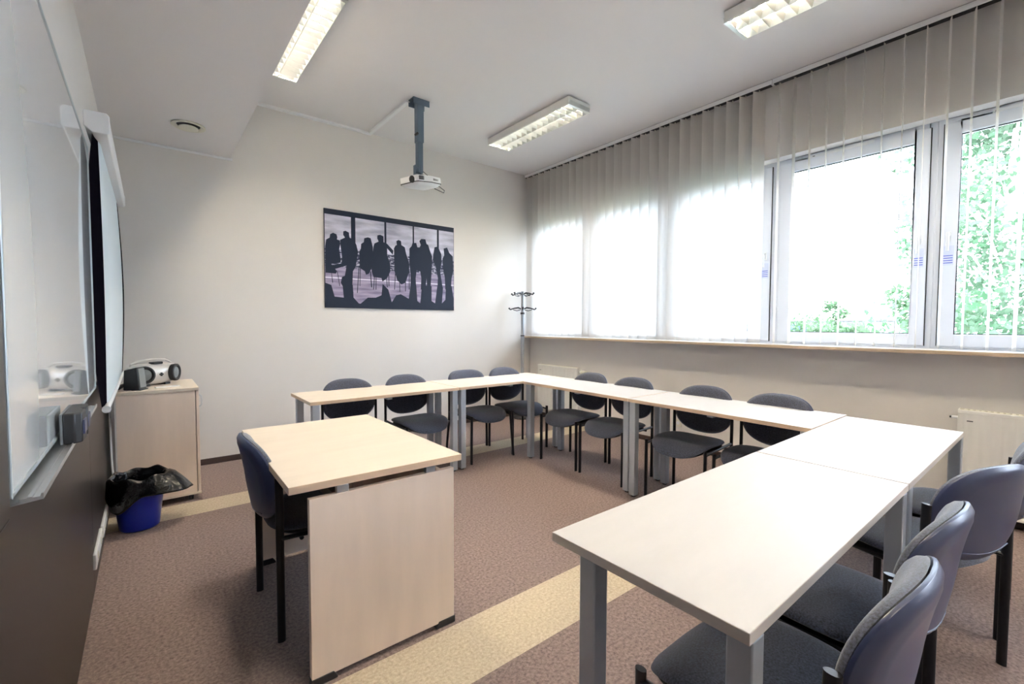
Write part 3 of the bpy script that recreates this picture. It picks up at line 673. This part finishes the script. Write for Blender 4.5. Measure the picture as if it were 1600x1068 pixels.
MB().tube([(x1+0.021, y0+0.06, 0.79), (x1+0.040, y0+0.06, 0.775), (x1+0.043, y0+0.06, 0.74), (x1+0.040, y0+0.06, 0.705), (x1+0.021, y0+0.06, 0.69)], 0.005, n=8).build('handle', 'alu', dr)
for (x, y) in ((x0+0.05, y0+0.05), (x1-0.04, y0+0.05), (x0+0.05, y1-0.05), (x1-0.04, y1-0.05)):
    c = MB(); c.tube([(x-0.016, y, 0.021), (x-0.006, y, 0.021)], 0.021, n=16); c.tube([(x+0.006, y, 0.021), (x+0.016, y, 0.021)], 0.021, n=16); c.box((x-0.008, y-0.01, 0.02), (x+0.008, y+0.01, 0.046))
    c.build('caster', 'black', cb)
# portable radio
rd = thing('portable_radio', (0.03, 4.475, 0.847), math.radians(38)); tag(rd, 'silver portable radio with round black speakers, on the roller cabinet', 'radio')
hb = sup(36, 0.165, 0.085, 2.6)
def body():
    m_ = MB(); secs = []
    n = 36; xs = [(-0.175, 0.30), (-0.17, 0.62), (-0.15, 0.85), (-0.09, 0.98), (0, 1.0), (0.09, 0.98), (0.15, 0.85), (0.17, 0.62), (0.175, 0.30)]
    v = []
    for x, s in xs:
        for k in range(n):
            a, b = sup(n, 0.085, 0.083, 2.5)[k]; v.append((x, a*s, 0.091+b*s))
    f = [(i*n+k, i*n+(k+1) % n, (i+1)*n+(k+1) % n, (i+1)*n+k) for i in range(len(xs)-1) for k in range(n)]+[tuple(range(n)), tuple(range(len(v)-1, len(v)-n-1, -1))]
    return m_.faces(v, f)
body().build('body', 'silver', rd)
for s in (-1, 1):
    mt = Matrix.Translation((s*0.112, -0.056, 0.090)) @ Matrix.Rotation(s*0.45, 4, 'Z') @ Matrix.Rotation(PI/2, 4, 'X')
    sp = MB(); sp.lathe([(0.060, -0.02), (0.068, 0.02), (0.066, 0.035), (0.056, 0.038), (0.048, 0.030), (0.045, 0.026), (0.001, 0.028)], 30, mtx=mt, close=False)
    o = sp.build('speaker', 'black', rd)
    MB().lathe([(0.044, 0.0275), (0.026, 0.033), (0.001, 0.035)], 26, mtx=mt, close=False).build('speaker_grille', 'grille', o)
MB().box((-0.014, -0.092, 0.08), (0.014, -0.083, 0.092)).box((-0.006, -0.092, 0.072), (0.006, -0.083, 0.100)).build('button_cross', 'black', rd, bevel=0.001)
MB().box((-0.045, -0.07, 0.165), (0.03, -0.02, 0.182)).build('control_strip', 'black', rd, bevel=0.004)
MB().tube([(-0.155, 0.02, 0.12), (-0.15, 0.01, 0.17), (-0.10, 0, 0.192), (0.0, -0.002, 0.200), (0.10, 0, 0.192), (0.15, 0.01, 0.17), (0.155, 0.02, 0.12)], 0.007, n=8, r2=0.012).build('handle', 'silver', rd)
MB().box((-0.10, -0.05, 0), (-0.06, 0.05, 0.016)).box((0.06, -0.05, 0), (0.10, 0.05, 0.016)).build('feet', 'black', rd)
# small desktop speaker
sk = thing('desktop_speaker', (-0.072, 4.215, 0.847), math.radians(62)); tag(sk, 'small black box speaker in front of the silver radio', 'speaker')
q = MB(); q.faces([(-0.045, -0.05, 0.003), (0.045, -0.05, 0.003), (0.045, 0.05, 0.003), (-0.045, 0.05, 0.003), (-0.042, -0.035, 0.165), (0.042, -0.035, 0.165), (0.042, 0.045, 0.145), (-0.042, 0.045, 0.145)],
        [(3,2,1,0),(4,5,6,7),(0,1,5,4),(1,2,6,5),(2,3,7,6),(3,0,4,7)])
q.build('cabinet_box', 'black', sk, bevel=0.005)
MB().faces([(-0.036, -0.055, 0.02), (0.036, -0.055, 0.02), (0.036, -0.047, 0.02), (-0.036, -0.047, 0.02), (-0.034, -0.043, 0.155), (0.034, -0.043, 0.155), (0.034, -0.035, 0.155), (-0.034, -0.035, 0.155)],
        [(3,2,1,0),(4,5,6,7),(0,1,5,4),(1,2,6,5),(2,3,7,6),(3,0,4,7)]).build('front_grille', 'grille', sk, bevel=0.002)
MB().box((-0.045, -0.06, 0), (0.045, 0.0, 0.008)).build('foot', 'black', sk, bevel=0.002)
# remote / paper card
rc = MB(); rc.box((-0.075, -0.022, 0), (0.075, 0.022, 0.007), 'paper')
for k in range(5): rc.box((0.03+k*0.008, -0.006, 0.007), (0.035+k*0.008, 0.004, 0.0075), 'ink')
o = rc.build('white_card', None, bevel=0.001); o.location = (0.115, 4.27, 0.847); o.rotation_euler = (0, 0, 0.25); tag(o, 'small white card lying on the cabinet top', 'card')
# tangle of black leads between wall and cabinet
cl = MB()
for k in range(6):
    p = []
    for j in range(9):
        u = j/8; p.append((-0.165+0.03*math.sin(u*7+k)+0.01*u, 4.20+0.12*u+0.05*math.cos(u*5+k*1.7), 0.853+0.022*abs(math.sin(u*6+k*1.1))+0.004*k))
    cl.tube(p, 0.004, n=6)
tag(cl.build('speaker_leads', 'black'), 'tangle of black leads behind the black speaker', 'cable')
wc = MB(); wc.tube([(-0.214, 4.50, 0.905), (-0.215, 4.36, 0.87), (-0.214, 4.22, 0.80), (-0.208, 4.15, 0.62), (-0.204, 4.10, 0.40), (-0.196, 4.06, 0.28), (-0.185, 4.03, 0.22)], 0.006, n=8)
wc.tube([(-0.192, 4.045, 0.25), (-0.180, 4.02, 0.20)], 0.019, n=10)
tag(wc.build('power_cable', 'white'), 'thick white power cable hanging beside the roller cabinet', 'cable')

# sockets on the brown panelling
def socket(x, y, z, L, Hh, axis, name, label, grp=None):
    t = thing(name, (x, y, z)); tag(t, label, 'socket', grp)
    if axis == 'x':
        MB().box((0, -L/2, -Hh/2), (0.014, L/2, Hh/2)).build('box', 'white', t, bevel=0.004)
        for k in (-1, 1): MB().tube([(0.014, k*L/4, 0), (0.0155, k*L/4, 0)], 0.019, n=18).build('socket_face', 'cream', t)
    elif axis == 'X':
        MB().box((-0.010, -L/2, -Hh/2), (0, L/2, Hh/2)).build('cover', 'cream', t, bevel=0.003)
        MB().tube([(-0.0115, 0, 0), (-0.009, 0, 0)], 0.02, n=18).build('socket_face', 'white', t)
    else:
        MB().box((-L/2, -0.010, -Hh/2), (L/2, 0, Hh/2)).build('cover', 'cream', t, bevel=0.003)
        MB().tube([(0, -0.0115, 0), (0, -0.009, 0)], 0.02, n=18).build('socket_face', 'white', t)
    return t
socket(-0.228, 3.62, 0.145, 0.40, 0.07, 'x', 'surface_socket', 'white surface socket strip on the brown panels, nearer the blue bin')
socket(-0.228, 3.14, 0.165, 0.38, 0.075, 'x', 'surface_socket', 'white surface socket strip on the brown panels, nearer the camera')
socket(2.84, YB, 0.205, 0.08, 0.08, 'y', 'wall_socket', 'cream wall socket low on the back wall')
socket(XR, 2.655, 0.27, 0.08, 0.08, 'X', 'wall_socket', 'cream wall socket under the sill on the window wall')

# ---------------------------------------------------------------- waste bin with liner
bn = thing('waste_bin', (-0.062, 3.80, 0)); tag(bn, 'blue waste bin with black liner, beside the roller cabinet', 'waste bin')
MB().lathe([(0.001, 0.002), (0.098, 0.0), (0.104, 0.006), (0.140, 0.30), (0.146, 0.302), (0.146, 0.308), (0.136, 0.306), (0.099, 0.01), (0.001, 0.008)], 40, close=False).build('bucket', 'blue', bn)
def bag():
    n = 72; prof = []; v = []
    rnd = random.Random(3); ph = [rnd.uniform(0, 6.28) for _ in range(8)]
    rings = 22
    for j in range(rings):
        s = j/(rings-1)
        for k in range(n):
            t = 2*PI*k/n
            side = max(0, math.cos(t+0.12))**2.2            # long flap on the right
            front = max(0, math.cos(t-PI*1.25))**2           # hangs lower at the front left
            wr = sum(math.sin((3+2*i)*t+ph[i]+s*3)/(1+i*0.6) for i in range(7))*0.006
            if s < 0.35:
                u = s/0.35; r = 0.105+0.032*u; z = 0.14+0.20*u
                r += wr*0.8; z += 0.008*math.sin(7*t+ph[2])*u
            elif s < 0.5:
                u = (s-0.35)/0.15; r = 0.137+(0.018+0.035*side)*u; z = 0.34+0.012*math.sin(u*PI)-0.006*u
                r += wr*0.7; z += 0.008*math.sin(7*t+ph[2])+0.006*math.sin(4*t+ph[4])
            else:
                u = (s-0.5)/0.5; r = 0.155+0.035*side+(0.105*side+0.004)*u; z = 0.334-u*(0.055+0.13*front+0.035*side)-0.03*side*u*u
                r += wr*(0.5+0.4*u); z += 0.010*math.sin(5*t+ph[1])*u+0.008*math.sin(7*t+ph[2])*(1-u)
            if z < 0.312: 
                if s < 0.40: r = min(r, 0.104+0.036*z/0.30-0.006)
                else: r = max(r, 0.152)
            v.append((r*math.cos(t), r*math.sin(t), z))
    f = [(j*n+k, j*n+(k+1) % n, (j+1)*n+(k+1) % n, (j+1)*n+k) for j in range(rings-1) for k in range(n)]
    f.append(tuple(range(n)))
    return MB().faces(v, f)
o = bag().build('liner', 'bag', bn, angle=50)
md = o.modifiers.new('thick', 'SOLIDIFY'); md.thickness = 0.0012

# ---------------------------------------------------------------- coat rack
ck = thing('coat_rack', (4.115, 4.88, 0)); tag(ck, 'slim grey coat rack with black hooks in the far corner', 'coat rack')
MB().lathe([(0.001, 0.0), (0.13, 0.0), (0.135, 0.01), (0.12, 0.03), (0.05, 0.045), (0.03, 0.06), (0.001, 0.06)], 32, close=False).build('base', 'black', ck)
for k in range(5):
    a = 2*PI*k/5+0.3; ca, sa = math.cos(a), math.sin(a)
    MB().tube([(0.02*ca, 0.02*sa, 0.16), (0.07*ca, 0.07*sa, 0.15), (0.13*ca, 0.13*sa, 0.09), (0.185*ca, 0.185*sa, 0.022)], [0.012, 0.012, 0.011, 0.010], n=10).build('foot', 'chrome', ck)
MB().tube([(0, 0, 0.05), (0, 0, 1.16)], 0.025, n=20).build('lower_pole', 'grey_pole', ck)
MB().tube([(0, 0, 1.15), (0, 0, 1.775)], 0.022, n=20).build('upper_pole', 'grey_pole', ck)
MB().tube([(0, 0, 1.152), (0, 0, 1.168)], 0.0275, n=20).tube([(0, 0, 1.46), (0, 0, 1.485)], 0.030, n=20).build('collar', 'black', ck)
for z, n_, off in ((1.735, 4, 0.25), (1.53, 4, 0.9)):
    for k in range(n_):
        a = 2*PI*k/n_+off; ca, sa = math.cos(a), math.sin(a)
        h = MB(); h.tube([(0.01*ca, 0.01*sa, z), (0.06*ca, 0.06*sa, z+0.022), (0.12*ca, 0.12*sa, z+0.012), (0.17*ca, 0.17*sa, z-0.005), (0.192*ca, 0.192*sa, z+0.018)], [0.008, 0.011, 0.009, 0.009, 0.014], n=8)
        h.tube([(0.03*ca, 0.03*sa, z-0.01), (0.08*ca, 0.08*sa, z-0.022), (0.13*ca, 0.13*sa, z-0.008)], 0.005, n=6)
        h.build('hook', 'black', ck)

# ---------------------------------------------------------------- radiators
def radiator(y0, y1, z0, z1, label, valve):
    t = thing('radiator', (XR-0.075, (y0+y1)/2, z0)); tag(t, label, 'radiator', 'white panel radiators under the window sill')
    L = (y1-y0)/2; Hh = z1-z0
    f = MB(); n = int(round(2*L/0.0535)); p = 2*L/n
    pts = [(-0.05, -L)]
    prof = []
    for i in range(n):     # pressed channels
        a = -L+i*p
        prof += [(a+0.002, -0.05), (a+p*0.14, -0.050), (a+p*0.26, -0.0535), (a+p*0.74, -0.0535), (a+p*0.86, -0.050)]
    prof.append((L-0.002, -0.05)); m_ = len(prof)
    vs = [(x, y, z) for z in (0.02, Hh-0.02) for y, x in prof]
    f.faces(vs, [(i, i+1, m_+i+1, m_+i) for i in range(m_-1)])
    f.box((-0.049, -L, 0), (-0.044, L, Hh)); f.box((0.02, -L, 0), (0.025, L, Hh))
    f.box((-0.0535, -L, Hh-0.022), (-0.049, L, Hh-0.002)); f.box((-0.0535, -L, 0.002), (-0.049, L, 0.022))
    f.build('front_panel', 'white_metal', t, bevel=0.0015)
    g = MB(); m2 = int(2*L/0.028)
    for i in range(m2):
        a = -L+0.012+i*(2*L-0.024)/m2
        g.box((-0.042, a, Hh-0.006), (0.018, a+0.014, Hh))
    g.box((-0.044, -L, Hh-0.006), (-0.036, L, Hh+0.002)); g.box((0.012, -L, Hh-0.006), (0.020, L, Hh+0.002))
    g.build('top_grille', 'cream', t)
    for s in (-1, 1):
        MB().box((-0.046, s*L-(0.003 if s > 0 else 0), 0.004), (0.022, s*L+(0.003 if s < 0 else 0), Hh+0.003)).build('side_cover', 'white_metal', t, bevel=0.001)
        MB().box((0.025, s*(L-0.12)-0.02, 0.1), (0.075, s*(L-0.12)+0.02, 0.5 if Hh > 0.5 else Hh)).build('bracket', 'white_metal', t)
    MB().box((-0.0545, L-0.075, Hh-0.075), (-0.0535, L-0.045, Hh-0.068)).build('maker_plate', 'ink', t)
    if valve:
        v = MB(); yv = -L-0.02
        v.tube([(-0.012, -L+0.005, Hh-0.05), (-0.012, yv, Hh-0.05)], 0.009); v.tube([(-0.012, yv, Hh-0.05), (-0.012, yv, -z0*0.9)], 0.008)
        v.build('pipe', 'white', t)
        MB().tube([(-0.012, yv-0.005, Hh-0.05), (-0.012, yv-0.03, Hh-0.05), (-0.012, yv-0.085, Hh-0.05)], [0.018, 0.026, 0.022], n=16).build('thermostat_knob', 'cream', t)
    else:
        v = MB(); v.tube([(-0.012, L-0.005, Hh-0.06), (-0.012, L+0.035, Hh-0.06)], 0.011, m='white'); v.tube([(-0.012, L+0.035, Hh-0.06), (-0.012, L+0.045, Hh-0.06)], 0.007, m='gasket_and_gap')
        v.build('bleed_plug', None, t)
    return t
radiator(4.01, 4.775, 0.14, 0.755, 'small white radiator behind the corner chairs', True)
radiator(-0.95, 0.492, 0.07, 0.752, 'big white radiator at the right edge of the photo', False)

# ---------------------------------------------------------------- outside
GZ = -3.2
tag(MB().box((XR+1.5, -40, GZ-0.2), (90, 60, GZ)).build('lawn', 'grass'), 'green lawn outside the windows', 'lawn', kind='stuff')
def leaves(m_, c, rad, n, size, rnd, droop=0.0):
    for _ in range(n):
        while True:
            p = Vector((rnd.uniform(-1, 1), rnd.uniform(-1, 1), rnd.uniform(-1, 1)))
            if p.length < 1 and p.length > 0.25: break
        q = Vector((c[0]+p.x*rad[0], c[1]+p.y*rad[1], max(0.12+size, c[2]+p.z*rad[2])))
        u = Vector((rnd.gauss(0, 1), rnd.gauss(0, 1), rnd.gauss(0, 1)-droop)).normalized()
        w_ = u.orthogonal().normalized(); w_.rotate(Matrix.Rotation(rnd.uniform(0, 6.28), 3, u))
        s = size*rnd.uniform(0.6, 1.3); h = w_.cross(u)
        m_.faces([tuple(q-w_*s*0.5), tuple(q+h*s*0.35), tuple(q+w_*s*0.6), tuple(q-h*s*0.35)], [(0, 1, 2, 3)])
def tree(x, y, top, crown, n_blob, n_leaf, size, seed, name, label, mt, cat='tree', group=None, zlow=0.25, trunk=True):
    rnd = random.Random(seed); t = thing(name, (x, y, GZ)); tag(t, label, cat, group)
    Hh = top-GZ; m_ = MB(); tw = MB()
    if trunk: tw.tube([(0, 0, 0), (0.1, 0.05, Hh*0.4), (0.0, 0.1, Hh*0.7), (0.05, 0, Hh*0.95)], [0.16, 0.12, 0.07, 0.02], n=10)
    for b in range(n_blob):
        a = rnd.uniform(0, 6.28); u = rnd.uniform(zlow, 0.96); rr = crown*math.sqrt(rnd.random())*(1.1-0.8*abs(u-0.45)**1.2)
        c = (rr*math.cos(a), rr*math.sin(a), Hh*u); q = crown*rnd.uniform(0.22, 0.42)
        leaves(m_, c, (q, q, q*rnd.uniform(0.9, 1.6)), n_leaf, size, rnd, 0.5)
        if trunk and b % 2 == 0: tw.tube([(0.05, 0.03, Hh*u*0.75), (c[0]*0.5, c[1]*0.5, Hh*u*0.92), c], [0.03, 0.02, 0.008], n=5)
    m_.build('foliage', mt, t, angle=180)
    if trunk: tw.build('trunk', 'bark', t)
    return t
tree(14.5, 0.9, 7.5, 2.1, 56, 200, 0.14, 11, 'birch_tree', 'tall pale green birch filling the rightmost window', 'leaf')
tree(19.5, -4.8, 8.5, 2.6, 50, 140, 0.2, 12, 'birch_tree', 'birch standing further right, beyond the tall one', 'leaf')
tree(19, 2.9, 2.6, 1.5, 22, 130, 0.17, 13, 'garden_shrub', 'tall green shrub at the lower right of the middle window', 'leaf2', 'shrub', zlow=0.1)
tree(25.5, 6.9, 1.3, 1.5, 24, 120, 0.2, 14, 'garden_shrub', 'green bush at the sill line of the middle window, centre', 'leaf2', 'shrub', zlow=0.1, trunk=False)
tree(30, 10.4, 1.5, 1.9, 24, 120, 0.22, 15, 'garden_shrub', 'green bush at the sill line of the middle window, by the blue building', 'leaf2', 'shrub', zlow=0.1, trunk=False)
tree(25.5, 3.5, 1.0, 1.5, 22, 120, 0.2, 16, 'garden_shrub', 'low bush between the tall shrub and the centre bush outside', 'leaf2', 'shrub', zlow=0.1, trunk=False)
tree(35.5, 9.8, 2.9, 1.0, 14, 110, 0.2, 17, 'garden_tree', 'small slim tree rising above the bushes far outside', 'leaf2', 'tree', zlow=0.35)
hs = thing('distant_house', (60, 15.5, GZ)); tag(hs, 'distant pale house with a thin red roof line', 'house')
MB().box((-5, -5.5, 0), (5, 5.5, 4.9)).build('walls', 'far_white', hs)
MB().faces([(-5.5, -6, 4.9), (5.5, -6, 4.9), (5.5, 6, 4.9), (-5.5, 6, 4.9), (0, -6, 5.3), (0, 6, 5.3)], [(0, 1, 2, 3), (0, 4, 5, 3), (1, 4, 5, 2), (0, 1, 4), (3, 2, 5)]).build('roof', 'red_roof', hs)
bb = thing('office_block', (50, 19.6, GZ)); tag(bb, 'distant blue clad block seen at the left of the middle window', 'building')
MB().box((-3, -2, 0), (3, 3, 3.4), 'far_white').build('walls', None, bb)
MB().box((-3.1, -2.1, 3.4), (3.1, 3.1, 4.6)).build('cladding', 'far_blue', bb)
